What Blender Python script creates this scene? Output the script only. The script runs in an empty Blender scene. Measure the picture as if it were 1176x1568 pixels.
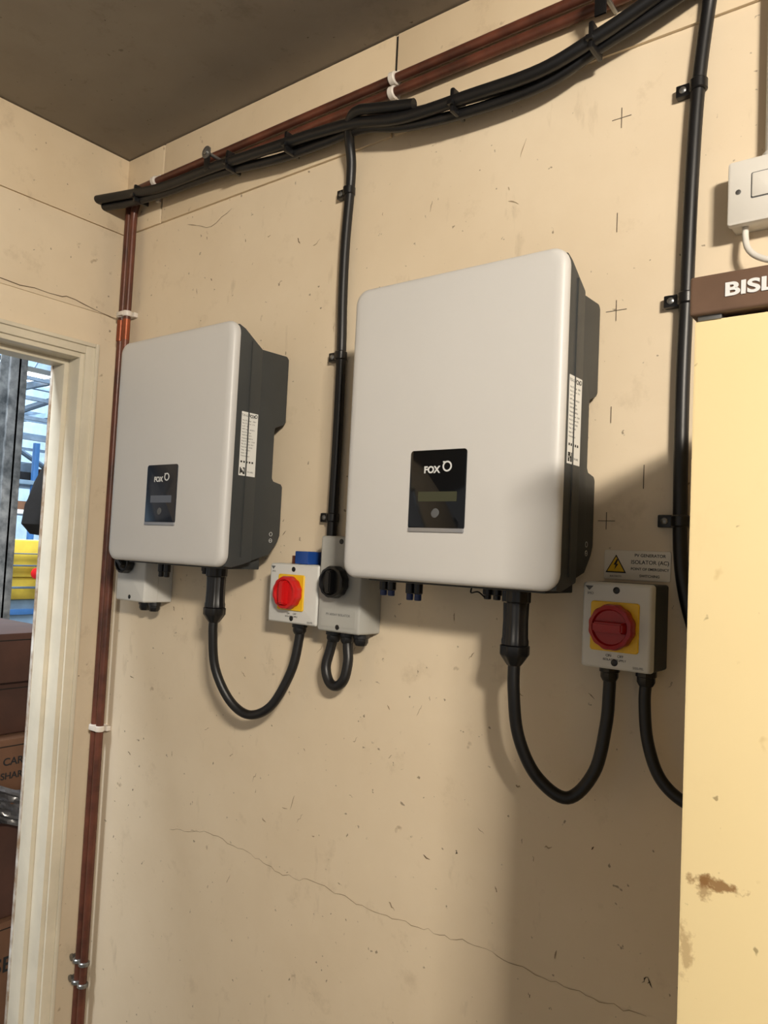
import bpy, bmesh, math, random
from mathutils import Vector, Matrix
random.seed(7)
scene=bpy.context.scene
col=scene.collection
try:
    scene.view_settings.view_transform='Standard'
except Exception: pass

# ------------------------------------------------------------ materials
def lin(c):
    return tuple(((v/255)/12.92 if v/255<=0.04045 else (((v/255)+0.055)/1.055)**2.4) for v in c)+(1,)
def mat(name,rgb,rough=0.5,metal=0.0,var=0.0,vscale=8,bump=0.0,bscale=60,rgb2=None,emit=0,spec=None,coat=0):
    m=bpy.data.materials.new(name); m.use_nodes=True
    nt=m.node_tree; b=nt.nodes['Principled BSDF']
    b.inputs['Base Color'].default_value=lin(rgb)
    b.inputs['Roughness'].default_value=rough; b.inputs['Metallic'].default_value=metal
    if spec is not None: b.inputs['Specular IOR Level'].default_value=spec
    if coat: b.inputs['Coat Weight'].default_value=coat
    tc=nt.nodes.new('ShaderNodeTexCoord')
    if var>0 or rgb2:
        n=nt.nodes.new('ShaderNodeTexNoise'); n.inputs['Scale'].default_value=vscale; n.inputs['Detail'].default_value=8
        n.inputs['Roughness'].default_value=0.6
        nt.links.new(tc.outputs['Object'],n.inputs['Vector'])
        r=nt.nodes.new('ShaderNodeValToRGB')
        r.color_ramp.elements[0].position=0.35; r.color_ramp.elements[1].position=0.68
        c2=rgb2 if rgb2 else tuple(v*(1-var) for v in rgb)
        r.color_ramp.elements[0].color=lin(c2); r.color_ramp.elements[1].color=lin(rgb)
        nt.links.new(n.outputs['Fac'],r.inputs['Fac']); nt.links.new(r.outputs['Color'],b.inputs['Base Color'])
    if bump>0:
        n2=nt.nodes.new('ShaderNodeTexNoise'); n2.inputs['Scale'].default_value=bscale; n2.inputs['Detail'].default_value=4
        nt.links.new(tc.outputs['Object'],n2.inputs['Vector'])
        bp=nt.nodes.new('ShaderNodeBump'); bp.inputs['Strength'].default_value=bump; bp.inputs['Distance'].default_value=0.002
        nt.links.new(n2.outputs['Fac'],bp.inputs['Height']); nt.links.new(bp.outputs['Normal'],b.inputs['Normal'])
    if emit:
        b.inputs['Emission Color'].default_value=lin(rgb); b.inputs['Emission Strength'].default_value=emit
    return m

def dirty(name,base,dark,stain,stain_amt=0.5,bump=0.35,spots=(),spotcol=(120,90,55),rough=0.6,bscale=14):
    """painted plaster: broad blotches, grime patches, small specks, optional located stains"""
    m=bpy.data.materials.new(name); m.use_nodes=True
    nt=m.node_tree; N=nt.nodes; L=nt.links; b=N['Principled BSDF']; b.inputs['Roughness'].default_value=rough
    g=N.new('ShaderNodeNewGeometry'); P=g.outputs['Position']
    def noise(s,d=6,r=0.6,off=0.0,stretch=None):
        n=N.new('ShaderNodeTexNoise'); n.inputs['Scale'].default_value=s; n.inputs['Detail'].default_value=d; n.inputs['Roughness'].default_value=r
        src=P
        if stretch:
            a=N.new('ShaderNodeVectorMath'); a.operation='MULTIPLY'; L.new(src,a.inputs[0]); a.inputs[1].default_value=stretch; src=a.outputs[0]
        if off:
            a=N.new('ShaderNodeVectorMath'); a.operation='ADD'; L.new(src,a.inputs[0]); a.inputs[1].default_value=(off,off*.7,off*1.3); src=a.outputs[0]
        L.new(src,n.inputs['Vector'])
        return n.outputs['Fac']
    def ramp(f,a,c):
        r=N.new('ShaderNodeMapRange'); r.inputs['From Min'].default_value=a; r.inputs['From Max'].default_value=c; L.new(f,r.inputs['Value']); return r.outputs['Result']
    def mul(a,k):
        x=N.new('ShaderNodeMath'); x.operation='MULTIPLY'; L.new(a,x.inputs[0])
        if isinstance(k,float): x.inputs[1].default_value=k
        else: L.new(k,x.inputs[1])
        return x.outputs[0]
    def mix(f,a,c):
        x=N.new('ShaderNodeMix'); x.data_type='RGBA'
        L.new(f,x.inputs['Factor'])
        if isinstance(a,tuple): x.inputs[6].default_value=a
        else: L.new(a,x.inputs[6])
        if isinstance(c,tuple): x.inputs[7].default_value=c
        else: L.new(c,x.inputs[7])
        return x.outputs[2]
    c=mix(ramp(noise(1.7,5),0.35,0.7),lin(base),lin(dark))
    c=mix(mul(ramp(noise(4.5,9,0.68,3.0),0.50,0.72),stain_amt*0.6),c,lin(dark))
    c=mix(mul(ramp(noise(11,8,0.7),0.58,0.76),stain_amt*0.75),c,lin(stain))
    c=mix(mul(ramp(noise(14,6,0.6,9.0,(1.6,1.6,0.5)),0.64,0.76),stain_amt*0.6),c,lin(tuple(v*0.92 for v in stain)))
    c=mix(mul(ramp(noise(30,3,0.5),0.71,0.76),0.7),c,lin(stain))
    c=mix(mul(ramp(noise(75,2,0.5,5.0),0.73,0.77),0.8),c,lin(tuple(v*0.72 for v in stain)))
    for (px,py,pz,sx,sz,amt) in spots:
        s=N.new('ShaderNodeVectorMath'); s.operation='SUBTRACT'; L.new(P,s.inputs[0]); s.inputs[1].default_value=(px,py,pz)
        d=N.new('ShaderNodeVectorMath'); d.operation='DIVIDE'; L.new(s.outputs[0],d.inputs[0]); d.inputs[1].default_value=(sx,9,sz)
        ln=N.new('ShaderNodeVectorMath'); ln.operation='LENGTH'; L.new(d.outputs[0],ln.inputs[0])
        e=N.new('ShaderNodeMath'); e.operation='MULTIPLY_ADD'; L.new(noise(130,4),e.inputs[0]); e.inputs[1].default_value=3.0; L.new(ln.outputs['Value'],e.inputs[2])
        c=mix(mul(ramp(e.outputs[0],2.5,1.9),amt),c,lin(spotcol))
    L.new(c,b.inputs['Base Color'])
    bp=N.new('ShaderNodeBump'); bp.inputs['Strength'].default_value=bump; bp.inputs['Distance'].default_value=0.003
    L.new(noise(bscale,9,0.55),bp.inputs['Height']); L.new(bp.outputs['Normal'],b.inputs['Normal'])
    return m

M_wall=dirty('cream_painted_plaster',(228,212,186),(216,198,170),(172,152,124),0.55)
M_trimw=dirty('cream_painted_board',(224,206,177),(211,191,160),(162,140,112),0.55)
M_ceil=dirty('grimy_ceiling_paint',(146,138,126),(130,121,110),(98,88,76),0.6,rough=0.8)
M_door=mat('cream_gloss_door_paint',(226,217,196),0.35,var=0.08,vscale=6,bump=0.12,bscale=30)
M_chip=mat('chipped_paint_edge',(215,211,202),0.6,rgb2=(140,116,90),vscale=22)
M_cab=dirty('cream_enamel_steel',(232,213,166),(227,207,158),(204,180,128),0.2,bump=0.05,
   spots=((-0.158,-0.45,1.252,0.020,0.006,0.85),(-0.166,-0.45,1.248,0.007,0.010,0.6),(-0.179,-0.45,1.195,0.006,0.022,0.45)),spotcol=(128,88,44),rough=0.4)
M_brown=mat('brown_enamel',(112,88,72),0.4,var=0.15,vscale=15)
M_white=mat('white_powdercoat',(203,202,200),0.42,var=0.02,vscale=3,bump=0.03,bscale=400)
M_dark=mat('charcoal_housing',(62,65,66),0.5,var=0.08,vscale=6,bump=0.08,bscale=300)
M_dark2=mat('charcoal_heatsink',(56,59,60),0.55,var=0.1,vscale=6)
M_black=mat('black_pvc',(20,20,22),0.42,var=0.25,vscale=30,bump=0.05)
M_blackg=mat('black_nylon',(18,18,20),0.35,var=0.2,vscale=30)
M_glossrefl=mat('display_gloss_reflection_tint',(30,34,44),0.16,var=0.1,vscale=5)  # left display: slate base colour stands in for a reflection on the glass
M_gloss=mat('display_gloss_black',(10,12,15),0.10,var=0.1,vscale=5)
M_lcdb=mat('lcd_blue_grey',(92,98,110),0.25,var=0.05)
M_lcdo=mat('lcd_olive',(58,62,46),0.25,var=0.05)
M_print=mat('white_print',(214,216,216),0.5,var=0.02)
M_inkg=mat('grey_print',(90,92,94),0.6,var=0.02)
M_ink=mat('black_print',(24,24,24),0.6,var=0.02)
M_silver=mat('silver_trim',(168,170,176),0.35,0.6,var=0.03)
M_pipe=mat('brown_painted_copper',(112,64,48),0.38,0.15,rgb2=(72,42,32),vscale=14,bump=0.1)
M_pipeo=mat('bare_copper',(160,84,52),0.4,0.5,var=0.2,vscale=20)
M_clipw=mat('white_plastic_clip',(222,214,204),0.45,var=0.05)
M_grey=mat('light_grey_abs',(208,208,204),0.45,var=0.03,vscale=8)
M_grey2=mat('mid_grey_abs',(174,174,169),0.5,var=0.05,vscale=8)
M_yel=mat('yellow_plate',(236,190,30),0.4,var=0.05)
M_red=mat('red_handle',(200,22,24),0.35,var=0.08)
M_redshade=mat('shaded_red_handle',(158,18,22),0.35,var=0.08)  # same red handle, colour darkened to paint in the shadow on it
M_blue=mat('blue_connector',(26,50,104),0.4,var=0.1)
M_blueb=mat('blue_terminal_plastic',(30,72,150),0.4,var=0.1)
M_paper=mat('white_label',(226,226,222),0.5,var=0.03)
M_steel=mat('zinc_steel',(150,150,148),0.35,0.8,var=0.15,vscale=40)
M_gap=mat('dark_joint',(30,24,18),0.9,var=0.3)
M_crack=mat('hairline_crack',(168,148,120),0.9,var=0.15)
M_crackd=mat('open_crack',(116,96,72),0.9,var=0.2)
M_pencil=mat('pencil_mark',(106,94,82),0.9,var=0.3)
M_card=mat('cardboard',(118,82,58),0.85,var=0.15,vscale=5,bump=0.1)
M_card2=mat('cardboard_dark',(86,55,42),0.85,var=0.2,vscale=5)
M_tape=mat('parcel_tape',(140,108,72),0.3,var=0.1)
M_wrap=mat('plastic_wrap',(120,118,120),0.2,var=0.5,vscale=10,bump=1.0,bscale=25)
M_conc=mat('concrete',(120,118,112),0.8,var=0.2,vscale=3)
M_col=mat('galvanised_column',(168,172,174),0.5,0.0,rgb2=(88,94,98),vscale=18)
M_hall=mat('hall_cladding',(190,208,224),0.6,var=0.1)
M_beam=mat('hall_blue_grey_steel',(86,102,118),0.5,var=0.2)
M_rackb=mat('rack_blue',(66,116,174),0.45,var=0.1)
M_myel=mat('machine_yellow',(214,182,66),0.4,var=0.2,vscale=3)
M_mbase=mat('machine_pale_blue',(140,168,192),0.5,var=0.2,vscale=3)
M_coat=mat('black_fabric',(24,24,26),0.9,var=0.3,vscale=20,bump=0.5)
M_tube=mat('fluorescent_tube',(240,247,255),0.4,emit=14)
M_tubew=mat('warm_fluorescent_tube',(255,236,205),0.4,emit=4)

# ------------------------------------------------------------ helpers
def empty(name,loc=(0,0,0)):
    e=bpy.data.objects.new(name,None); e.empty_display_size=0.05; e.location=loc; col.objects.link(e); return e
def finish(bm,name,m,parent=None,smooth=False,recalc=True):
    if recalc: bmesh.ops.recalc_face_normals(bm,faces=bm.faces)
    me=bpy.data.meshes.new(name); bm.to_mesh(me); bm.free()
    me.materials.append(m)
    if smooth:
        for p in me.polygons: p.use_smooth=True
        try: me.set_sharp_from_angle(angle=math.radians(38))
        except Exception: pass
    o=bpy.data.objects.new(name,me); col.objects.link(o)
    if parent:
        o.parent=parent; o.matrix_parent_inverse=Matrix.Translation(parent.location).inverted()
    return o
def box(name,x0,x1,y0,y1,z0,z1,m,parent=None,bev=0.0,seg=2):
    bm=bmesh.new(); bmesh.ops.create_cube(bm,size=1)
    for v in bm.verts:
        v.co=Vector(((x0+x1)/2+v.co.x*(x1-x0),(y0+y1)/2+v.co.y*(y1-y0),(z0+z1)/2+v.co.z*(z1-z0)))
    if bev>0: bmesh.ops.bevel(bm,geom=bm.edges[:],offset=bev,segments=seg,profile=0.6,affect='EDGES')
    return finish(bm,name,m,parent,smooth=bev>0)
def prism_x(name,yz,x0,x1,m,parent=None,bev=0.0):
    bm=bmesh.new()
    a=[bm.verts.new((x0,y,z)) for y,z in yz]; b=[bm.verts.new((x1,y,z)) for y,z in yz]
    bm.faces.new(a); bm.faces.new(b[::-1]); n=len(yz)
    for i in range(n): bm.faces.new((a[i],a[(i+1)%n],b[(i+1)%n],b[i]))
    bmesh.ops.recalc_face_normals(bm,faces=bm.faces)
    if bev>0: bmesh.ops.bevel(bm,geom=bm.edges[:],offset=bev,segments=2,profile=0.6,affect='EDGES')
    return finish(bm,name,m,parent,smooth=bev>0)
def rr(w,h,r,n=6):
    pts=[]
    for cx,cz,a0 in ((w/2-r,h/2-r,0),(-w/2+r,h/2-r,90),(-w/2+r,-h/2+r,180),(w/2-r,-h/2+r,270)):
        for i in range(n+1):
            a=math.radians(a0+90*i/n); pts.append((cx+r*math.cos(a),cz+r*math.sin(a)))
    return pts
def loft(name,cx,cz,w,h,r,steps,m,parent=None):
    """rounded-rectangle rings in XZ, steps=(inset,y)"""
    bm=bmesh.new(); rings=[]
    for ins,y in steps:
        rings.append([bm.verts.new((cx+px,y,cz+pz)) for px,pz in rr(w-2*ins,h-2*ins,max(r-ins*0.6,0.0008))])
    n=len(rings[0])
    for a,b in zip(rings,rings[1:]):
        for i in range(n): bm.faces.new((a[i],a[(i+1)%n],b[(i+1)%n],b[i]))
    bm.faces.new(rings[0]); bm.faces.new(rings[-1])
    return finish(bm,name,m,parent,smooth=True)
def tube(name,pts,r,m,parent=None,seg=14,smooth_path=True,sub=8):
    P=[Vector(p) for p in pts]
    if smooth_path and len(P)>2:
        Q=[]
        E=[P[0]*2-P[1]]+P+[P[-1]*2-P[-2]]
        for i in range(1,len(E)-2):
            p0,p1,p2,p3=E[i-1:i+3]
            for k in range(sub):
                t=k/sub
                Q.append(0.5*((2*p1)+(-p0+p2)*t+(2*p0-5*p1+4*p2-p3)*t*t+(-p0+3*p1-3*p2+p3)*t**3))
        Q.append(P[-1]); P=Q
    bm=bmesh.new(); rings=[]; 
    t=(P[1]-P[0]).normalized(); nrm=t.orthogonal().normalized()
    for i,p in enumerate(P):
        t2=((P[min(i+1,len(P)-1)]-P[max(i-1,0)])).normalized()
        q=t.rotation_difference(t2); nrm=(q@nrm).normalized(); t=t2; bn=t.cross(nrm)
        rings.append([bm.verts.new(p+r*(math.cos(2*math.pi*k/seg)*nrm+math.sin(2*math.pi*k/seg)*bn)) for k in range(seg)])
    for a,b in zip(rings,rings[1:]):
        for k in range(seg): bm.faces.new((a[k],a[(k+1)%seg],b[(k+1)%seg],b[k]))
    bm.faces.new(rings[0]); bm.faces.new(rings[-1])
    return finish(bm,name,m,parent,smooth=True)
def lathe(name,origin,axis,prof,m,parent=None,seg=32,fn=None):
    """prof=(radius,dist along axis)"""
    ax=Vector(axis).normalized(); n=ax.orthogonal().normalized(); b=ax.cross(n); o=Vector(origin)
    bm=bmesh.new(); rings=[]
    for r,d in prof:
        rings.append([bm.verts.new(o+ax*d+(r*(fn(2*math.pi*k/seg,r) if fn else 1))*(math.cos(2*math.pi*k/seg)*n+math.sin(2*math.pi*k/seg)*b)) for k in range(seg)])
    for a,c in zip(rings,rings[1:]):
        for k in range(seg): bm.faces.new((a[k],a[(k+1)%seg],c[(k+1)%seg],c[k]))
    bm.faces.new(rings[0]); bm.faces.new(rings[-1])
    return finish(bm,name,m,parent,smooth=True)
def cyl(name,p0,p1,r,m,parent=None,seg=24):
    d=(Vector(p1)-Vector(p0)); L=d.length; b=min(r*0.15,L*0.2)
    return lathe(name,p0,d,[(r-b,0),(r,b),(r,L-b),(r-b,L)],m,parent,seg)
def ribbon(name,pts,w,m,normal,parent=None):
    """thin crack strip on a surface, pts in world coords"""
    n=Vector(normal); bm=bmesh.new(); prev=None
    P=[Vector(p) for p in pts]
    for i,p in enumerate(P):
        t=(P[min(i+1,len(P)-1)]-P[max(i-1,0)]).normalized(); s=t.cross(n).normalized()
        ww=w*(0.5+random.random()*0.9)*(0.3 if i in (0,len(P)-1) else 1)
        cur=(bm.verts.new(p+s*ww/2+n*0.0006),bm.verts.new(p-s*ww/2+n*0.0006))
        if prev: bm.faces.new((prev[0],prev[1],cur[1],cur[0]))
        prev=cur
    return finish(bm,name,m,parent,recalc=False)
def jag(a,b,n,amp,plane='y'):
    a=Vector(a);b=Vector(b); out=[]
    for i in range(n+1):
        p=a.lerp(b,i/n)
        if 0<i<n:
            p.z+=random.uniform(-amp,amp)
            if plane=='y': p.x+=random.uniform(-amp,amp)*0.5
            else: p.y+=random.uniform(-amp,amp)*0.5
        out.append(p)
    return out
def text(name,s,size,loc,rot,m,parent=None,ext=0.0003,bold=0.0,align='CENTER',sx=1.0):
    c=bpy.data.curves.new(name,'FONT'); c.body=s; c.size=size; c.extrude=ext; c.offset=bold; c.align_x=align; c.align_y='CENTER'
    o=bpy.data.objects.new(name,c); col.objects.link(o)
    o.rotation_euler=rot; o.location=loc; o.scale=(sx,1,1)
    bpy.context.view_layer.update()
    dg=bpy.context.evaluated_depsgraph_get()
    me=bpy.data.meshes.new_from_object(o.evaluated_get(dg)); me.transform(o.matrix_world)
    col.objects.unlink(o); bpy.data.objects.remove(o)
    me.materials.clear(); me.materials.append(m)
    for p in me.polygons: p.material_index=0
    o2=bpy.data.objects.new(name,me); col.objects.link(o2)
    if parent:
        o2.parent=parent; o2.matrix_parent_inverse=Matrix.Translation(parent.location).inverted()
    return o2
def ring(name,c,axis,R0,R1,th,m,parent=None,seg=32):
    ax=Vector(axis).normalized(); 
    prof=[(R0,0),(R1,0),(R1,th),(R0,th),(R0,0)]
    n=ax.orthogonal().normalized(); b=ax.cross(n); o=Vector(c); bm=bmesh.new(); rings=[]
    for r,d in prof[:-1]:
        rings.append([bm.verts.new(o+ax*d+r*(math.cos(2*math.pi*k/seg)*n+math.sin(2*math.pi*k/seg)*b)) for k in range(seg)])
    rings.append(rings[0])
    for a,c2 in zip(rings,rings[1:]):
        for k in range(seg): bm.faces.new((a[k],a[(k+1)%seg],c2[(k+1)%seg],c2[k]))
    return finish(bm,name,m,parent,smooth=True)
FR=(math.pi/2,0,0)               # text facing -Y
SR=(math.pi/2,0,math.pi/2)       # text facing +X

# ------------------------------------------------------------ room shell
ZC=2.49
XL=-1.75
box('wall_back',XL-0.1,1.9,0,0.12,0,ZC+0.1,M_wall)
# left wall with door opening (Y from -1.0 to -0.10, up to z 1.945)
wl=empty('wall_left',(XL,-0.5,1.2))
box('wall_left_pier',XL-0.09,XL,-0.085,0.0,0,ZC,M_wall,wl)
box('wall_left_over_door',XL-0.09,XL,-1.0,-0.085,1.965,ZC,M_wall,wl)
box('wall_left_far_pier',XL-0.09,XL,-3.2,-1.0,0,ZC,M_wall,wl)
box('ceiling',XL-0.1,1.9,-3.2,0.1,ZC,ZC+0.08,M_ceil)
box('floor',XL-0.1,1.9,-3.2,0.1,-0.08,0,M_conc)
# board frieze above the ledge line, separate boards with open joints
fr=empty('trim_1',(-0.5,0,2.39))
for i,(a,b) in enumerate(((XL+0.006,-1.594),(-1.588,-0.876),(-0.868,-0.10),(-0.095,0.7),(0.705,1.9))):
    box('frieze_board_%d'%i,a,b,-0.006,0.0,2.288,ZC-0.003,M_trimw,fr,bev=0.0012)
box('frieze_joint_shadow_gap',-1.595,-0.09,-0.0012,0.0,2.30,ZC-0.003,M_gap,fr)
fl=empty('trim_2',(XL,-0.5,2.39))
box('frieze_board_side',XL,XL+0.006,-3.2,-0.001,2.29,ZC-0.003,M_trimw,fl,bev=0.0012)
box('frieze_board_side_low',XL,XL+0.003,-3.2,-0.001,2.07,2.288,M_wall,fl,bev=0.001)

# door frame
df=empty('door_frame',(XL,-0.1,1.0))
def doorbar(n,x0,x1,y0,y1,z0,z1,mm=M_door,b=0.003): box(n,x0,x1,y0,y1,z0,z1,mm,df,bev=b)
doorbar('architrave_upright',XL-0.002,XL+0.012,-0.093,-0.0605,0,1.9855)
doorbar('architrave_bead',XL-0.002,XL+0.018,-0.070,-0.060,0,1.9865)
doorbar('architrave_head',XL-0.002,XL+0.0115,-1.03,-0.0925,1.957,1.985)
doorbar('architrave_head_bead',XL-0.002,XL+0.0175,-1.03,-0.0695,1.976,1.986)
doorbar('jamb',XL-0.10,XL+0.004,-0.104,-0.085,0,1.965)
doorbar('jamb_stop',XL-0.10,XL-0.045,-0.116,-0.102,0,1.955)
doorbar('jamb_chipped_edge',XL-0.106,XL-0.095,-0.118,-0.085,0,1.955,M_chip,0.001)
doorbar('head_jamb',XL-0.10,XL+0.004,-1.0,-0.100,1.945,1.967)
doorbar('head_stop',XL-0.10,XL-0.045,-1.0,-0.112,1.932,1.947)
doorbar('far_jamb',XL-0.10,XL+0.004,-1.0,-0.98,0,1.965)
doorbar('far_architrave',XL-0.002,XL+0.012,-1.03,-0.995,0,1.95)

# cracks and pencil marks
ck=empty('wall_cracks',(-0.8,0,0.88))
pts=[(-1.417,0.859),(-1.30,0.885),(-1.161,0.879),(-1.06,0.862),(-0.979,0.874),(-0.86,0.868),(-0.738,0.870),(-0.64,0.878),(-0.542,0.876),(-0.44,0.872),(-0.343,0.878)]
full=[]
for a,b in zip(pts,pts[1:]): full+=jag((a[0],0,a[1]),(b[0],0,b[1]),9,0.0035)[:-1]
ribbon('long_crack',full,0.0009,M_crack,(0,-1,0),ck)
ribbon('crack_by_ledge',jag((-1.49,0,2.262),(-1.40,0,2.236),5,0.004)+jag((-1.40,0,2.236),(-1.33,0,2.262),4,0.003),0.001,M_crackd,(0,-1,0),ck)
for (x,z,dx,dz) in ((-1.05,0.99,0.01,0.03),(-1.03,0.97,0.015,0.02),(-0.62,2.10,0.02,-0.01),(-0.76,1.22,0.01,0.02),(-1.0,1.93,0.0,0.02),(-1.07,2.12,0.02,0.01),(-1.16,1.02,0.01,0.02),(-0.9,1.15,0.01,0.01),(-1.22,0.80,0.01,0.02),(-0.60,2.17,0.01,0.03),(-0.78,2.12,0.004,0.02),(-1.0,1.30,0.012,0.016),(-0.66,1.33,0.01,0.012)):
    ribbon('scratch',jag((x,0,z),(x+dx,0,z+dz),4,0.003),0.0012,M_crack,(0,-1,0),ck)
for i in range(70):
    x=random.uniform(-1.6,-0.36); z=random.uniform(0.7,2.26); a=random.uniform(0,6.28); l=random.uniform(0.005,0.018)
    ribbon('scuff_mark',jag((x,0,z),(x+l*math.cos(a),0,z+l*math.sin(a)),4,0.002),random.choice((0.0009,0.0014,0.002)),random.choice((M_crack,M_crack,M_crackd)),(0,-1,0),ck)
for (x,z,dx,dz) in ((-0.455,0.69,0.02,-0.03),(-0.44,0.67,0.015,-0.03),(-0.36,0.92,0.008,0.01),(-0.352,0.93,0.006,-0.012),(-0.67,1.01,0.003,0.006)):
    ribbon('chip_mark',jag((x,0,z),(x+dx,0,z+dz),5,0.004),0.0018,M_pencil,(0,-1,0),ck)
sd=jag((XL+0.003,-0.65,2.075),(XL+0.003,-0.16,2.082),14,0.003,'x')+jag((XL+0.003,-0.15,2.086),(XL+0.003,-0.01,2.066),6,0.002,'x')
ribbon('side_wall_crack',sd,0.0018,M_crackd,(1,0,0),ck)
pm=empty('pencil_setting_out_marks',(-0.428,0,1.9))
def mark(x,z,h,w):
    if h: box('tick',x-0.00045,x+0.00045,-0.0008,0,z-h/2,z+h/2,M_pencil,pm)
    if w: box('dash',x-w/2,x+w/2,-0.0008,0,z-0.00045,z+0.00045,M_pencil,pm)
mark(-0.428,2.183,0.032,0.030); mark(-0.427,1.882,0.032,0.032); mark(-0.432,1.563,0.026,0.026)
mark(-0.430,2.019,0.030,0); mark(-0.430,1.723,0.025,0); mark(-0.378,1.628,0.035,0)

# ------------------------------------------------------------ solar inverters
def inverter(cx,lcd,gloss,bot):
    e=empty('solar_inverter',(cx,-0.08,1.69))
    W=0.372; z0=1.458; z1=1.927; cz=(z0+z1)/2; H=z1-z0
    loft('front_cover',cx,cz,W,H,0.024,[(0.006,-0.150),(0.001,-0.152),(0.0,-0.156),(0.0,-0.160),(0.0012,-0.1645),(0.004,-0.1675),(0.009,-0.1692),(0.016,-0.170)],M_white,e)
    # front housing
    x0=cx-W/2+0.006; x1=cx+W/2-0.006
    prism_x('front_housing',[(-0.152,z1-0.004),(-0.135,z1-0.010),(-0.098,z1-0.034),(-0.088,z1-0.040),(-0.088,z0+0.012),(-0.135,z0+0.0),(-0.152,z0+0.001)],x0,x1,M_dark,e,bev=0.003)
    # rear housing with notch
    b=0.018
    prof=[(-0.090,z1-0.036),(-0.010,z1-0.034),(-0.004,z1-0.040),(-0.004,z1-0.171),(-0.010,z1-0.177),(-0.032,z1-0.186),(-0.034,z1-0.192),(-0.034,z1-0.288),(-0.030,z1-0.294),(-0.008,z1-0.298),(-0.004,z1-0.304),(-0.004,z0+0.066),(-0.010,z0+0.052),(-0.032,z0+0.026),(-0.090,z0+0.010)]
    prism_x('rear_heatsink_housing',prof,cx-W/2+b,cx+W/2-b,M_dark2,e,bev=0.0025)
    box('side_seam',x1-0.001,x1+0.0015,-0.118,-0.1155,z0+0.02,z1-0.03,M_dark2,e)
    # wall bracket
    box('wall_bracket',cx-0.12,cx+0.12,-0.03,-0.001,1.70,1.80,M_steel,e,bev=0.002)
    # display window
    dcx=cx-0.006; dz=1.5965; dw=0.099; dh=0.118
    loft('display_window',dcx,dz,dw,dh,0.005,[(0,-0.1695),(0,-0.1712),(0.0008,-0.1718)],gloss,e)
    box('display_silver_lip',dcx-dw/2+0.001,dcx+dw/2-0.001,-0.1728,-0.1695,dz-dh/2-0.004,dz-dh/2+0.002,M_silver,e,bev=0.0008)
    text('logo_text','FOX',0.0140,(dcx-0.010,-0.172,dz+0.029),FR,M_print,e,bold=0.0005,sx=1.0)
    ring('logo_ring',(dcx+0.0170,-0.1717,dz+0.034),(0,-1,0),0.0056,0.0080,0.0006,M_print,e)
    box('logo_ring_tail',dcx+0.0095,dcx+0.0125,-0.1723,-0.1717,dz+0.0395,dz+0.0415,M_print,e)
    loft('lcd_screen',dcx+0.0015,dz-0.0105,0.068,0.0145,0.001,[(0,-0.1716),(0,-0.1722)],lcd,e)
    lathe('touch_button',(dcx-0.001,-0.1716,dz-0.035),(0,-1,0),[(0.0045,0),(0.0055,0.0004),(0.0052,0.0008),(0.003,0.0010)],M_inkg,e,fn=lambda a,r:1.15+0.18*abs(math.cos(a)))
    # rating label on the side
    lx=x1+0.0005
    box('rating_label',x1-0.001,lx,-0.134,-0.0925,1.634,1.757,M_paper,e)
    text('label_brand','FOX',0.0085,(lx,-0.108,1.750),SR,M_ink,e,ext=0.0001,bold=0.0003)
    ring('label_brand_ring',(lx-0.0001,-0.0975,1.7515),(1,0,0),0.0022,0.0034,0.0003,M_ink,e,20)
    text('label_model','T25-G3',0.0055,(lx,-0.125,1.750),SR,M_ink,e,ext=0.0001)
    rows=('Max. DC voltage    1000 V','Max. DC current   32 A','Isc PV   40 A','MPPT range   140-950 V','Rated AC voltage','3/N/PE 400 / 230 V','Frequency   50/60 Hz','Rated AC power   25 kW','Max. AC current  40 A','Power factor  0.8-0.8','Temp.  -25 +60 C','Ingress   IP65','Protective class I')
    for i,s in enumerate(rows):
        text('label_row_%d'%i,s,0.0038,(lx,-0.1315,1.7405-i*0.0057),SR,M_inkg,e,ext=0.0001,align='LEFT',sx=0.85)
    for i in range(5):
        for j in range(5):
            if random.random()<0.6 or i in(0,4): box('qr',lx-0.0002,lx+0.0002,-0.132+i*0.0026,-0.1295+i*0.0026,1.637+j*0.0026,1.6394+j*0.0026,M_ink,e)
    text('label_serial','SN 60B2',0.0042,(lx,-0.105,1.642),SR,M_inkg,e,ext=0.0001)
    for i in range(5): box('label_icon',lx-0.0002,lx+0.0002,-0.131+i*0.007,-0.127+i*0.007,1.6590,1.6625,M_ink,e)
    bx=cx+W/2-b+0.0003
    ring('earth_symbol',(bx,-0.030,z0+0.068),(1,0,0),0.0035,0.0042,0.0004,M_print,e,20)
    ring('earth_symbol_b',(bx,-0.030,z0+0.055),(1,0,0),0.0035,0.0042,0.0004,M_print,e,20)
    box('earth_symbol_bar',bx,bx+0.0004,-0.032,-0.028,z0+0.0545,z0+0.0553,M_print,e)
    # underside connector plate and connectors
    box('connector_plate',cx-W/2+0.03,cx+W/2-0.03,-0.135,-0.045,z0-0.004,z0+0.02,M_dark2,e,bev=0.002)
    for dx,mm,l in bot:
        cyl('dc_connector_body',(cx+dx,-0.09,z0-0.003),(cx+dx,-0.09,z0-0.003-l*0.65),0.0075,M_blackg,e,16)
        cyl('dc_connector_cap',(cx+dx,-0.09,z0-0.003-l*0.6),(cx+dx,-0.09,z0-0.003-l),0.0058,mm,e,12)
    # big AC connector
    ax=cx+0.094
    top=z0-0.002
    lathe('ac_connector_body',(ax,-0.10,top),(0,0,-1),[(0.019,0),(0.0205,0.001),(0.0205,0.018),(0.0185,0.020),(0.0178,0.045),(0.0185,0.070),(0.0195,0.074),(0.0195,0.080),(0.017,0.082)],M_blackg,e,48,
          fn=lambda a,r:1+0.03*(1 if math.cos(12*a)>0 else -1))
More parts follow.
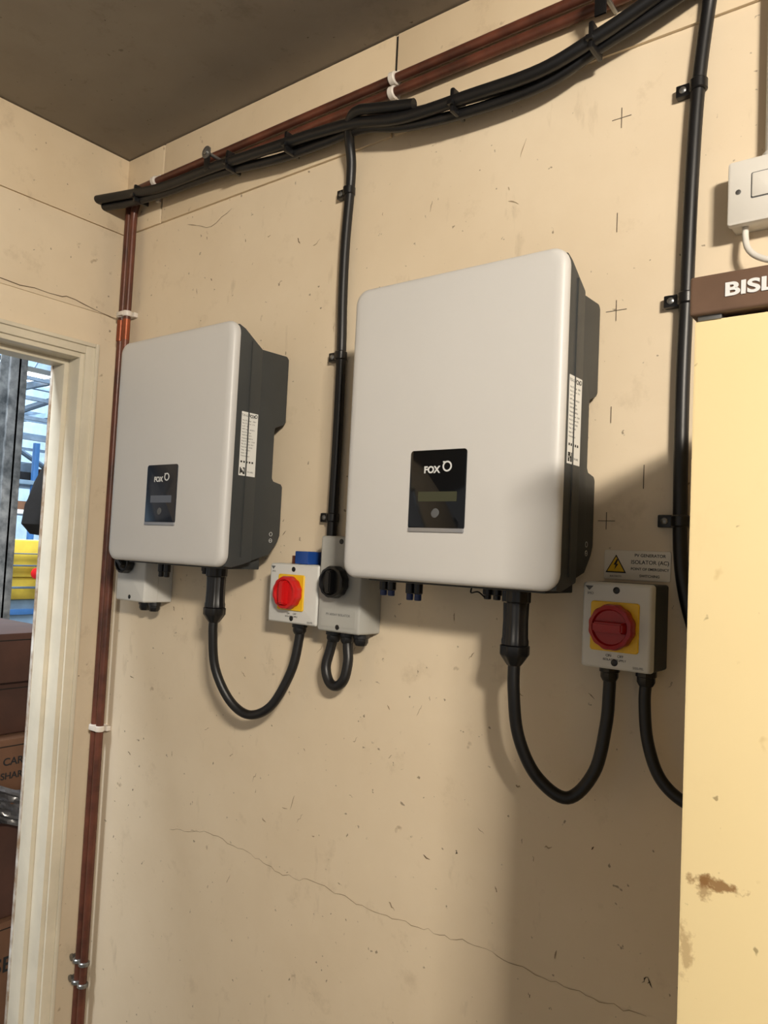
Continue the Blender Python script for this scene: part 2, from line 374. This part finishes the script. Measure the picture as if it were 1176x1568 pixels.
    lathe('ac_gland_nut',(ax,-0.10,top-0.080),(0,0,-1),[(0.018,0),(0.021,0.002),(0.021,0.014),(0.019,0.017),(0.013,0.026),(0.010,0.030)],M_blackg,e,48,
          fn=lambda a,r:1+0.045*(1 if math.cos(8*a)>0.2 else -0.3))
    return e,(ax,-0.10,top-0.105)
invL,pL=inverter(-1.284,M_lcdb,M_glossrefl,((0.045,M_blackg,0.016),(-0.10,M_blackg,0.03),(-0.08,M_blackg,0.03)))
invR,pR=inverter(-0.618,M_lcdo,M_gloss,((-0.158,M_blue,0.026),(-0.142,M_blue,0.026),(-0.104,M_blue,0.030),(-0.088,M_blue,0.030),(0.040,M_blackg,0.018),(0.056,M_blackg,0.018)))
tube('dc_tether',[(-0.60,-0.10,1.455),(-0.595,-0.11,1.446),(-0.583,-0.11,1.448),(-0.577,-0.10,1.44)],0.0012,M_blackg,invR,6)

# ------------------------------------------------------------ isolators
def gland(x,y,z,parent,r=0.0125,l=0.022):
    lathe('cable_gland',(x,y,z),(0,0,-1),[(r,0),(r*1.12,0.001),(r*1.12,l*0.4),(r*0.98,l*0.45),(r*0.98,l*0.75),(r*0.75,l)],M_blackg,parent,24,
          fn=lambda a,rr_:1+0.05*(1 if math.cos(6*a)>0 else -0.4))
def rotary(x,y,z,R,m,parent,ang=0.0,depth=0.026):
    lathe('rotary_handle_disc',(x,y,z),(0,-1,0),[(R*0.98,0),(R,0.002),(R,0.013),(R*0.95,0.017),(R*0.80,0.018),(R*0.74,0.014),(R*0.3,0.014)],m,parent,72,
          fn=lambda a,r:1+(0.02*math.cos(12*a) if r>R*0.9 else 0))
    bm=bmesh.new(); bmesh.ops.create_cube(bm,size=1)
    for v in bm.verts:
        k=1.0 if v.co.y>0 else 0.8
        v.co=Vector((v.co.x*R*1.62*k,v.co.y*depth*0.6,v.co.z*R*0.52*k))
    bmesh.ops.bevel(bm,geom=bm.edges[:],offset=0.002,segments=2,affect='EDGES')
    bmesh.ops.transform(bm,matrix=Matrix.Translation((x,y-depth*0.72,z))@Matrix.Rotation(ang,4,'Y'),verts=bm.verts)
    finish(bm,'rotary_handle_grip',m,parent,smooth=True)
def isolator(name,x0,x1,z0,z1,d,body,hand,plate=True,side=None,ang=0.0,kx=None,kz=None,words=True,R=0.031):
    cx=(x0+x1)/2; cz=(z0+z1)/2; e=empty(name,(cx,-d/2,cz))
    k0=0.80 if side else 0.52
    loft('base_box',cx,cz,x1-x0,z1-z0,0.004,[(0.0,-0.001),(0.0,-d*k0)],side or body,e)
    loft('lid',cx,cz,x1-x0+0.001,z1-z0+0.001,0.005,[(0.0,-d*k0-0.0008),(0.0,-d*k0-0.002),(0.001,-d+0.003),(0.003,-d+0.0006),(0.005,-d)],body,e)
    kx=cx if kx is None else kx; kz=cz if kz is None else kz
    if plate:
        loft('escutcheon_plate',kx,kz,0.068,0.068,0.004,[(0,-d+0.001),(0,-d-0.002),(0.001,-d-0.003)],M_yel,e)
    rotary(kx,-d-0.003,kz,R,hand,e,ang)
    for zz in (z0+0.010,z1-0.010):
        lathe('lid_screw',(cx,-d+0.001,zz),(0,-1,0),[(0.0048,0),(0.0048,0.0015),(0.004,0.002)],M_blackg,e,16)
    if words:
        bm=bmesh.new()
        bm.faces.new([bm.verts.new((x0+0.010+px,-d-0.0003,z1-0.009+pz)) for px,pz in ((-0.006,0.0035),(0.006,0.0035),(0,-0.003))]); finish(bm,'print_triangle',M_inkg,e)
        text('print_maker','IMO',0.005,(x0+0.012,-d-0.0002,z1-0.016),FR,M_inkg,e,ext=0.0001)
        text('print_on','ON      OFF',0.005,(cx,-d-0.0002,z0+0.0190),FR,M_ink,e,ext=0.0001)
        text('print_warn','ISOLATES SUPPLY',0.0042,(cx,-d-0.0002,z0+0.0135),FR,M_ink,e,ext=0.0001)
        text('print_code','SI25-PEL',0.0042,(x1-0.016,-d-0.0002,z0+0.006),FR,M_inkg,e,ext=0.0001)
    return e
isoA=isolator('red_yellow_rotary_isolator',-1.083,-0.954,1.357,1.470,0.058,M_grey,M_red,kx=-1.022,kz=1.416,ang=math.radians(90))
gland(-1.022,-0.030,1.358,isoA)
box('blue_terminal_cover',-1.027,-0.993,-0.048,-0.004,1.4705,1.495,M_blueb,isoA,bev=0.002)
box('brown_terminal_end',-1.033,-1.029,-0.049,-0.043,1.4705,1.486,M_pipe,isoA)
isoB=isolator('black_handle_rotary_isolator',-0.951,-0.850,1.352,1.526,0.060,M_grey2,M_blackg,plate=False,kx=-0.905,kz=1.443,ang=math.radians(90),words=False,R=0.029)
loft('front_label',-0.900,1.378,0.08,0.032,0.002,[(0,-0.0602),(0,-0.0606)],M_grey2,isoB)
text('label_words','PV ARRAY ISOLATOR',0.006,(-0.900,-0.0607,1.384),FR,M_inkg,isoB,ext=0.0001)
for gx in (-0.934,-0.900,-0.868): gland(gx,-0.030,1.353,isoB)
isoC=isolator('red_yellow_rotary_isolator',-0.436,-0.338,1.354,1.473,0.070,M_grey,M_redshade,side=M_dark2,ang=0.0,kx=-0.388,kz=1.413)  # dark base colour paints in shade on the side facing the cabinet
gland(-0.407,-0.033,1.355,isoC); gland(-0.355,-0.033,1.355,isoC)
isoD=isolator('black_handle_rotary_isolator',-1.572,-1.462,1.362,1.475,0.075,M_grey,M_blackg,plate=False,kx=-1.528,kz=1.452,ang=0.6,words=False,R=0.027)
gland(-1.513,-0.035,1.363,isoD); gland(-1.478,-0.035,1.363,isoD)

# warning label above the right isolator
wlb=empty('isolator_warning_label',(-0.385,0,1.499))
loft('label_plate',-0.384,1.4985,0.097,0.043,0.003,[(0,-0.0003),(0,-0.0016),(0.0004,-0.002)],mat('cream_label',(236,228,212),0.4,var=0.03),wlb)
def tri(cx,cz,s,y,m,n):
    bm=bmesh.new(); pts=[(cx-s/2,cz-s*0.43),(cx+s/2,cz-s*0.43),(cx,cz+s*0.43)]
    a=[bm.verts.new((x,y,z)) for x,z in pts]; b=[bm.verts.new((x,y+0.0006,z)) for x,z in pts]
    bm.faces.new(a); bm.faces.new(b[::-1])
    for i in range(3): bm.faces.new((a[i],a[(i+1)%3],b[(i+1)%3],b[i]))
    finish(bm,n,m,wlb)
tri(-0.4145,1.500,0.031,-0.0024,M_ink,'warning_triangle_border'); tri(-0.4145,1.4995,0.0255,-0.0028,M_yel,'warning_triangle')
bm=bmesh.new()
bolt=[(0.001,0.0085),(-0.0035,0.0),(-0.0005,0.0005),(-0.002,-0.007),(0.004,0.002),(0.001,0.0015),(0.0035,0.0085)]
bm.faces.new([bm.verts.new((-0.4145+x,-0.0030,1.498+z)) for x,z in bolt]); finish(bm,'lightning_bolt',M_ink,wlb)
for i,(s,sz) in enumerate((('PV GENERATOR',0.0062),('ISOLATOR (AC)',0.0078),('POINT OF EMERGENCY',0.0052),('SWITCHING',0.0052))):
    text('label_line_%d'%i,s,sz,(-0.365,-0.0021,1.513-i*0.0098),FR,M_ink,wlb,ext=0.0001,bold=0.0001)
text('label_foot','ELECTRICITY',0.003,(-0.4145,-0.0021,1.4815),FR,M_ink,wlb,ext=0.0001)

# ------------------------------------------------------------ flexible cables
c1=empty('inverter_output_cable',(pL[0],-0.07,1.25))
tube('cable_sheath',[(pL[0],-0.10,pL[2]+0.01),(pL[0]-0.001,-0.10,1.325),(-1.187,-0.092,1.255),(-1.155,-0.078,1.195),(-1.112,-0.064,1.172),(-1.066,-0.050,1.196),(-1.032,-0.036,1.265),(-1.022,-0.030,1.325),(-1.022,-0.030,1.345)],0.0090,M_black,c1)
c2=empty('inverter_output_cable',(pR[0],-0.07,1.25))
tube('cable_sheath',[(pR[0],-0.10,pR[2]+0.01),(pR[0]+0.001,-0.10,1.31),(-0.517,-0.092,1.245),(-0.493,-0.078,1.190),(-0.452,-0.062,1.165),(-0.420,-0.046,1.205),(-0.409,-0.036,1.27),(-0.407,-0.033,1.32),(-0.407,-0.033,1.342)],0.0090,M_black,c2)
c3=empty('isolator_link_cable',(-0.917,-0.03,1.3))
tube('cable_sheath',[(-0.934,-0.030,1.342),(-0.940,-0.031,1.315),(-0.944,-0.036,1.283),(-0.932,-0.038,1.258),(-0.914,-0.038,1.253),(-0.897,-0.038,1.268),(-0.893,-0.034,1.30),(-0.898,-0.031,1.325),(-0.900,-0.030,1.342)],0.0092,M_black,c3)
c4=empty('isolator_supply_cable',(-0.34,-0.03,1.3))
tube('cable_sheath',[(-0.355,-0.033,1.342),(-0.356,-0.034,1.31),(-0.350,-0.036,1.26),(-0.333,-0.036,1.215),(-0.304,-0.034,1.190),(-0.27,-0.03,1.185),(-0.235,-0.028,1.21),(-0.22,-0.02,1.30)],0.0082,M_black,c4)

def pclip(x,z,parent,cr=0.0085,y=-0.012):
    box('clip_fixing_tab',x-0.032,x-0.006,-0.012,0,z-0.009,z+0.009,M_blackg,parent,bev=0.002)
    lathe('clip_screw',(x-0.022,-0.012,z),(0,-1,0),[(0.005,0),(0.005,0.001),(0.003,0.0025)],M_steel,parent,14)
    cyl('clip_band',(x,y,z-0.0085),(x,y,z+0.0085),cr+0.0028,M_blackg,parent,20)
c5=empty('vertical_surface_cable',(-0.965,0,1.9))
tube('cable_sheath',[(-0.780,-0.064,2.290),(-0.860,-0.070,2.306),(-0.905,-0.070,2.316),(-0.934,-0.058,2.312),(-0.953,-0.036,2.292),(-0.959,-0.020,2.255),(-0.966,-0.012,2.203),(-0.971,-0.012,2.10),(-0.971,-0.012,2.0),(-0.967,-0.012,1.88),(-0.966,-0.012,1.72),(-0.968,-0.012,1.55),(-0.968,-0.012,1.49),(-0.962,-0.012,1.470)],0.0095,M_black,c5)
for z in (2.203,1.876,1.562): pclip(-0.968,z,c5,0.0095)
c6=empty('vertical_surface_cable',(-0.32,0,1.9))
tube('cable_sheath',[(-0.262,-0.045,2.45),(-0.285,-0.03,2.36),(-0.300,-0.014,2.30),(-0.312,-0.012,2.19),(-0.318,-0.012,2.05),(-0.321,-0.012,1.88),(-0.323,-0.012,1.75),(-0.322,-0.012,1.60),(-0.318,-0.012,1.50),(-0.300,-0.012,1.42),(-0.272,-0.012,1.36),(-0.25,-0.012,1.2)],0.0098,M_black,c6)
for x,z in ((-0.312,2.188),(-0.321,1.879),(-0.321,1.563)): pclip(x,z,c6,0.0098)

# high-level black cable bundle
bd=empty('black_cable_bundle',(-1.0,-0.05,2.33))
path=[(-1.752,-0.083,2.356),(-1.66,-0.062,2.352),(-1.524,-0.05,2.344),(-1.335,-0.05,2.340),(-1.147,-0.05,2.325),(-1.02,-0.05,2.318),(-0.917,-0.052,2.310),(-0.81,-0.052,2.284),(-0.672,-0.05,2.272),(-0.54,-0.05,2.270),(-0.445,-0.05,2.296),(-0.367,-0.05,2.318),(-0.25,-0.05,2.355),(-0.1,-0.05,2.40),(0.2,-0.05,2.44),(0.6,-0.05,2.45)]
offs=((-0.006,-0.001,0.0105,0),(0.013,0.010,0.0090,1),(0.012,-0.010,0.0095,2))
for k,(oy,oz,rad,ph) in enumerate(offs):
    pp=[(x,y+oy+0.002*math.sin(i*1.3+ph),z+oz-0.003+0.003*math.sin(i*1.7+ph*2)) for i,(x,y,z) in enumerate(path)]
    tube('bundle_cable_%d'%k,pp,rad,M_black,bd)
def tie(x,z,y=-0.048,h=0.042):
    box('cable_tie',x-0.004,x+0.004,y-0.018,y+0.024,z-h/2-0.003,z+h/2-0.003,M_blackg,bd,bev=0.0035)
    box('cable_tie_head',x-0.005,x+0.005,y-0.024,y-0.014,z-0.014,z-0.006,M_blackg,bd,bev=0.001)
for x,z in ((-1.62,2.350),(-1.28,2.336),(-1.10,2.322),(-0.70,2.274),(-0.455,2.292)): tie(x,z)
for x,z in ((-1.345,2.366),(-0.440,2.352)):
    lathe('fixing_washer',(x,-0.068,z),(0,-1,0),[(0.014,0),(0.014,0.002),(0.006,0.0025),(0.006,0.006),(0.003,0.007)],M_steel,bd,24)
    cyl('fixing_stud',(x,-0.007,z),(x,-0.069,z),0.004,M_steel,bd,12)
    box('fixing_strap',x-0.009,x+0.009,-0.068,-0.064,z-0.04,z+0.01,M_blackg,bd,bev=0.001)

# copper pipes: horizontal run, elbow, riser
cp=empty('copper_pipework',(-1.2,-0.03,2.3))
for k,(z,x,yy) in enumerate(((2.388,-1.708,-0.020),(2.360,-1.683,-0.022))):
    pts=[(0.9,yy,z+0.004),(-0.4,yy,z),(-1.2,yy,z),(x+0.035,yy,z),(x+0.012,yy,z-0.006),(x+0.002,yy,z-0.03),(x,yy,z-0.06),(x,yy,1.8),(x,yy,1.0),(x,yy,0.0)]
    tube('pipe_%d'%k,pts,0.0090,M_pipe,cp,20,smooth_path=False)
for k,x in enumerate((-1.708,-1.683)):
    cyl('bare_copper_section_%d'%k,(x,-0.022,2.055),(x,-0.022,2.0),0.0092,M_pipeo,cp)
def saddle(parent,x0,x1,z):
    box('saddle_base',x0-0.014,x1+0.014,-0.012,0.0,z-0.006,z+0.006,M_clipw,parent,bev=0.0015)
    for x in (x0,x1): cyl('saddle_ring',(x,-0.022,z-0.007),(x,-0.022,z+0.007),0.0122,M_clipw,parent)
    box('saddle_bridge',x0,x1,-0.036,-0.028,z-0.005,z+0.005,M_clipw,parent,bev=0.001)
saddle(cp,-1.708,-1.683,2.068); saddle(cp,-1.708,-1.683,1.038)
for x in (-1.60,-0.862):
    for z in (2.388,2.360):
        cyl('pipe_saddle_ring',(x-0.007,-0.022,z),(x+0.007,-0.022,z),0.0122,M_clipw,cp)
    box('pipe_saddle_base',x-0.006,x+0.006,-0.014,-0.006,2.34,2.408,M_clipw,cp,bev=0.0015)
for z in (0.48,0.43):
    cyl('pipe_bracket_ring',(-1.708,-0.022,z-0.005),(-1.708,-0.022,z+0.005),0.013,M_steel,cp)
    cyl('pipe_bracket_ring',(-1.683,-0.022,z-0.005),(-1.683,-0.022,z+0.005),0.013,M_steel,cp)
    lathe('pipe_bracket_screw',(-1.730,0.0,z),(0,-1,0),[(0.010,0),(0.010,0.006),(0.006,0.012),(0.006,0.022),(0.008,0.024),(0.008,0.028)],M_steel,cp,18)
box('ceiling_fixing_bracket',-0.545,-0.505,-0.05,-0.006,2.440,2.452,M_steel,cp,bev=0.001)
box('ceiling_fixing_bracket_leg',-0.545,-0.505,-0.010,-0.006,2.44,2.488,M_steel,cp,bev=0.001)

# ------------------------------------------------------------ fused spur
fs=empty('fused_spur_switch',(-0.219,-0.02,2.0))
M_sw=mat('white_switch_plastic',(216,213,206),0.4,var=0.03)
loft('back_box',-0.219,2.003,0.086,0.086,0.003,[(0.001,-0.0005),(0.001,-0.030)],M_sw,fs)
loft('face_plate',-0.219,2.003,0.088,0.088,0.004,[(0.0,-0.030),(0.0,-0.036),(0.001,-0.039),(0.003,-0.040)],M_sw,fs)
loft('fuse_carrier',-0.219,2.008,0.026,0.032,0.002,[(0,-0.039),(0,-0.0415),(0.001,-0.042)],M_sw,fs)
loft('fuse_carrier_rim',-0.219,2.008,0.029,0.035,0.002,[(0,-0.0392),(0,-0.0402)],M_inkg,fs)
for x in (-0.249,-0.189): lathe('plate_screw',(x,-0.0395,2.003),(0,-1,0),[(0.0035,0),(0.0035,0.001),(0.002,0.0014)],M_steel,fs,14)
cyl('conduit_boss',(-0.212,-0.016,2.046),(-0.212,-0.016,2.058),0.0135,M_sw,fs)
cyl('white_conduit',(-0.212,-0.016,2.05),(-0.212,-0.016,ZC),0.0100,M_sw,fs)
tube('flex_lead',[(-0.243,-0.02,1.963),(-0.243,-0.022,1.948),(-0.238,-0.028,1.928),(-0.224,-0.033,1.912),(-0.200,-0.035,1.902),(-0.165,-0.03,1.905),(-0.12,-0.02,1.96),(-0.10,-0.012,2.1)],0.0042,M_sw,fs)

# ------------------------------------------------------------ steel cabinet
cb=empty('steel_storage_cabinet',(0.23,-0.22,0.9))
CX0=-0.185; CX1=0.73; CY=-0.450; CT=1.706
box('carcass',CX0+0.002,CX1-0.002,CY+0.02,-0.02,0.0,CT,M_cab,cb,bev=0.003)
box('door_panel',CX0,0.271,CY,CY+0.022,0.06,CT,M_cab,cb,bev=0.003)
box('door_panel_b',0.274,CX1,CY,CY+0.022,0.06,CT,M_cab,cb,bev=0.003)
box('plinth',CX0+0.01,CX1-0.01,CY+0.012,CY+0.02,0.0,0.06,M_brown,cb)
box('brown_top_fascia',CX0-0.003,CX1+0.003,CY-0.005,CY+0.03,CT+0.003,CT+0.036,M_brown,cb,bev=0.003,seg=3)
box('brown_top_cap',CX0-0.003,CX1+0.003,CY+0.025,-0.02,CT+0.003,CT+0.033,M_brown,cb,bev=0.004)
box('fascia_steel_lip',CX0+0.003,CX0+0.022,CY-0.001,CY+0.02,CT-0.001,CT+0.004,M_steel,cb,bev=0.001)  # silver steel lip under the fascia
text('maker_lettering','BISLEY',0.0152,(-0.1605,CY-0.0055,CT+0.020),FR,M_print,cb,bold=0.0005,align='LEFT',sx=1.4)
lathe('door_lock',(0.24,CY,1.1),(0,-1,0),[(0.012,0),(0.012,0.004),(0.009,0.006)],M_steel,cb)

# ------------------------------------------------------------ workshop beyond the doorway
box('workshop_floor',-14,XL-0.1,-5,9,-0.1,-0.001,M_conc)
box('wall_workshop_end',-14.2,-14,-5,9,0,6,M_hall)
box('wall_workshop_side',-14,XL-0.1,9,9.2,0,6,M_hall)
rf=empty('workshop_roof',(-8,2,5))
box('roof_sheet',-14,XL-0.11,-5,9,5.2,5.3,M_hall,rf)
for x in (-5.2,-7.6,-10.4,-12.8):
    box('rafter_bottom',x-0.04,x+0.04,-5,9,3.55,3.63,M_beam,rf,bev=0.01)
    box('rafter_top',x-0.04,x+0.04,-5,9,4.85,4.95,M_beam,rf,bev=0.01)
    yy=-4.6; up=True
    while yy<8.6:
        tube('truss_web',[(x,yy,3.6 if up else 4.9),(x,yy+0.6,4.9 if up else 3.6)],0.03,M_beam,rf,8)
        yy+=0.6; up=not up
for y in (1.5,2.6,3.8,5.2): box('purlin',-14,-2.2,y-0.03,y+0.03,3.42,3.50,M_beam,rf)
for x in (-8.2,-11.2):
    for i in range(4): box('cable_tray',x-0.02,x+0.02,0,9,2.55+i*0.22,2.59+i*0.22,M_beam,rf)
    for y in (1.9,2.9,3.9,4.9): box('tray_hanger',x-0.015,x+0.015,y-0.015,y+0.015,2.5,5.2,M_beam,rf)
tube('hall_brace',[(-8.4,1.9,2.3),(-8.4,4.6,3.7)],0.035,M_beam,rf,8)
tube('hall_brace',[(-10.8,2.6,3.6),(-10.8,5.2,2.2)],0.04,M_beam,rf,8)
wlamp=empty('workshop_strip_light',(-7,2.5,3.3))
for x in (-6.3,-9.5,-12.2):
    y=-1.1-x*0.535
    zz=3.02+abs(x+6.3)*0.16
    box('lamp_body',x-0.1,x+0.1,y-0.7,y+0.5,zz+0.03,zz+0.10,M_grey,wlamp,bev=0.01)
    cyl('lamp_tube',(x,y-0.65,zz),(x,y+0.45,zz),0.045,M_tube,wlamp)
    for yy in (y-0.6,y+0.4): cyl('lamp_hanger',(x,yy,zz+0.08),(x,yy,5.2),0.006,M_steel,wlamp,8)
sc=empty('steel_column',(-3.25,0.46,2.5))
box('column_web',-3.30,-3.20,0.455,0.463,0,5.0,M_col,sc)
box('column_flange_front',-3.21,-3.20,0.420,0.492,0,5.0,M_col,sc,bev=0.002)
box('column_flange_back',-3.30,-3.29,0.420,0.492,0,5.0,M_col,sc,bev=0.002)
box('column_baseplate',-3.35,-3.15,0.36,0.56,0,0.02,M_col,sc)
rk=empty('storage_rack',(-9,3.5,1.2))
for y in (2.5,3.45,4.6):
    for x in (-9.6,-8.8): box('upright',x-0.03,x+0.03,y-0.03,y+0.03,0,2.6,M_rackb,rk,bev=0.005)
for i,z in enumerate((0.5,1.2,1.75,2.1)):
    box('shelf_%d'%i,-9.65,-8.75,2.45,4.65,z,z+0.05,M_mbase if i%2 else M_paper,rk,bev=0.005)
    y=2.5
    while y<4.4:
        w=random.uniform(0.06,0.2); h=random.uniform(0.08,0.26)
        box('shelf_item',-9.5,-8.9,y,y+w,z+0.05,z+0.05+h,random.choice([M_paper,M_card,M_beam,M_rackb,M_card2,M_coat]),rk,bev=0.01); y+=w+0.02
ym=empty('yellow_machine',(-7,2.8,0.8))
box('machine_body',-7.4,-6.8,2.0,3.8,1.12,1.46,M_myel,ym,bev=0.02)
box('machine_lower_panel',-7.38,-6.82,2.02,3.78,0.92,1.12,M_myel,ym,bev=0.01)
box('machine_base',-7.35,-6.85,2.05,3.75,0.0,0.92,M_mbase,ym,bev=0.02)
box('machine_guard_rail',-6.78,-6.75,1.9,3.9,1.02,1.04,M_beam,ym,bev=0.005)
box('machine_guard_rail_top',-6.78,-6.75,1.9,3.9,1.22,1.235,M_beam,ym,bev=0.005)
box('machine_guard_rail_mid',-6.78,-6.75,1.9,3.9,1.33,1.34,M_beam,ym,bev=0.003)
box('machine_base_stripe',-6.85,-6.83,2.05,3.75,0.78,0.83,M_rackb,ym,bev=0.003)
for y in (2.1,2.62,3.0,3.4): box('machine_guard_post',-6.78,-6.75,y-0.01,y+0.01,0.78,1.46,M_beam,ym,bev=0.003)
lathe('machine_red_wheel',(-6.74,2.46,1.16),(1,0,0),[(0.04,0),(0.05,0.01),(0.05,0.02),(0.02,0.03)],M_red,ym)
box('machine_notice',-6.76,-6.745,2.50,2.57,1.09,1.18,M_paper,ym,bev=0.003)

# stacked cartons just outside the doorway
st=empty('cardboard_box_stack',(-2.45,-0.1,0.6))
def carton(x0,x1,y0,y1,z0,z1,m):
    box('carton',x0,x1,y0,y1,z0,z1,m,st,bev=0.006)
    box('carton_flap_gap',x1-0.001,x1+0.0006,y0+0.01,y1-0.01,z1-0.022,z1-0.019,M_gap,st)
    ym_=(y0+y1)/2
    box('carton_tape',x1-0.001,x1+0.001,ym_-0.025,ym_+0.025,z1-0.09,z1-0.004,M_tape,st)
    box('carton_tape_top',x0,x1,ym_-0.025,ym_+0.025,z1-0.001,z1+0.001,M_tape,st)
carton(-2.75,-2.20,-0.45,0.14,0.0,0.385,M_card)
carton(-2.75,-2.22,-0.50,0.20,0.387,0.69,M_card2)
carton(-2.72,-2.18,-0.42,0.16,0.70,0.915,M_card)
carton(-2.75,-2.23,-0.48,0.22,0.917,1.07,M_card2)
carton(-2.72,-2.20,-0.46,0.18,1.072,1.215,M_card2)
bm=bmesh.new(); bmesh.ops.create_grid(bm,x_segments=40,y_segments=14,size=0.5)
for v in bm.verts:
    a,b=v.co.x,v.co.y
    v.co=Vector((-2.165+0.012*math.sin(a*37+b*9)+0.008*math.sin(b*29-a*13)+0.006*random.random(),-0.13+a*0.58,0.735+b*0.10+0.02*math.sin(a*14)))
finish(bm,'plastic_wrap_sheet',M_wrap,st,smooth=True)
text('carton_print','TOP SE',0.06,(-2.1995,-0.02,0.26),SR,M_ink,st,ext=0.0003,bold=0.001)
text('carton_print_b','HANDLE CARE',0.030,(-2.1795,-0.03,0.85),SR,M_ink,st,ext=0.0003,bold=0.0005)
text('carton_print_c','SHARP',0.026,(-2.1795,0.03,0.81),SR,M_ink,st,ext=0.0003,bold=0.0005)

# black coat hung outside next to the door
bm=bmesh.new()
prof=[(1.498,0.012,0.03),(1.505,0.05,0.085),(1.53,0.06,0.105),(1.58,0.055,0.098),(1.64,0.045,0.078),(1.70,0.035,0.055),(1.76,0.028,0.035),(1.80,0.02,0.02)]
rings=[]
for z,dx,dy in prof:
    rings.append([bm.verts.new((-1.93+dx*math.cos(t)*(1+0.12*math.sin(5*t)),-0.010+dy*1.08*math.sin(t)*(1+0.06*math.sin(7*t+z*20)),z)) for t in [2*math.pi*k/28 for k in range(28)]])
for a,b in zip(rings,rings[1:]):
    for k in range(28): bm.faces.new((a[k],a[(k+1)%28],b[(k+1)%28],b[k]))
bm.faces.new(rings[0]); bm.faces.new(rings[-1])
cj=empty('hanging_black_coat',(-1.93,0,1.6))
finish(bm,'coat_body',M_coat,cj,smooth=True)
cyl('coat_hook',(-1.85,-0.004,1.80),(-1.94,-0.004,1.80),0.006,M_steel,cj)

# ------------------------------------------------------------ lights
def area(name,loc,target,sx,sy,power,colr):
    l=bpy.data.lights.new(name,'AREA'); l.shape='RECTANGLE'; l.size=sx; l.size_y=sy; l.energy=power; l.color=colr
    o=bpy.data.objects.new(name,l); col.objects.link(o); o.location=loc
    o.rotation_euler=(Vector(target)-Vector(loc)).to_track_quat('-Z','Y').to_euler(); return o
lf=empty('ceiling_strip_light',(1.15,-1.8,2.44))
box('strip_body',1.10,1.20,-1.95,-1.65,2.44,2.49,M_grey,lf,bev=0.005)
cyl('strip_tube',(1.15,-1.93,2.43),(1.15,-1.67,2.43),0.010,M_tubew,lf)
area('room_lamp',(1.15,-1.8,2.40),(-0.6,0,2.1),0.32,0.18,88,(1.0,0.90,0.76)); 
area('workshop_lamp',(-6.5,1.8,3.4),(-6.5,2.4,0),3,3,480,(0.80,0.90,1.0))
area('workshop_lamp_far',(-11.5,3.5,4.4),(-13,4,1.5),3,3,800,(0.74,0.88,1.0))
area('column_fill_light',(-2.3,-2.2,3.9),(-3.3,0.5,2.0),0.8,0.8,160,(0.88,0.94,1.0))  # added fill light out of view, brightens the steel column; no fitting here
w=bpy.data.worlds.new('world'); scene.world=w; w.use_nodes=True
w.node_tree.nodes['Background'].inputs[0].default_value=(0.96,0.93,0.90,1)
w.node_tree.nodes['Background'].inputs[1].default_value=0.37

# ------------------------------------------------------------ camera
r=Vector((0.79080566,0.6102263,0.04743696)); u=Vector((-0.00494446,-0.07113117,0.99745472)); f=Vector((-0.61204735,0.78902739,0.05323369))
cam=bpy.data.cameras.new('camera'); cam.sensor_fit='HORIZONTAL'; cam.sensor_width=24; cam.lens=24*1162.9/1176; cam.clip_start=0.02
co=bpy.data.objects.new('camera',cam); col.objects.link(co)
co.matrix_world=Matrix(((r.x,u.x,-f.x,0.0),(r.y,u.y,-f.y,-1.1),(r.z,u.z,-f.z,1.5),(0,0,0,1)))
scene.camera=co
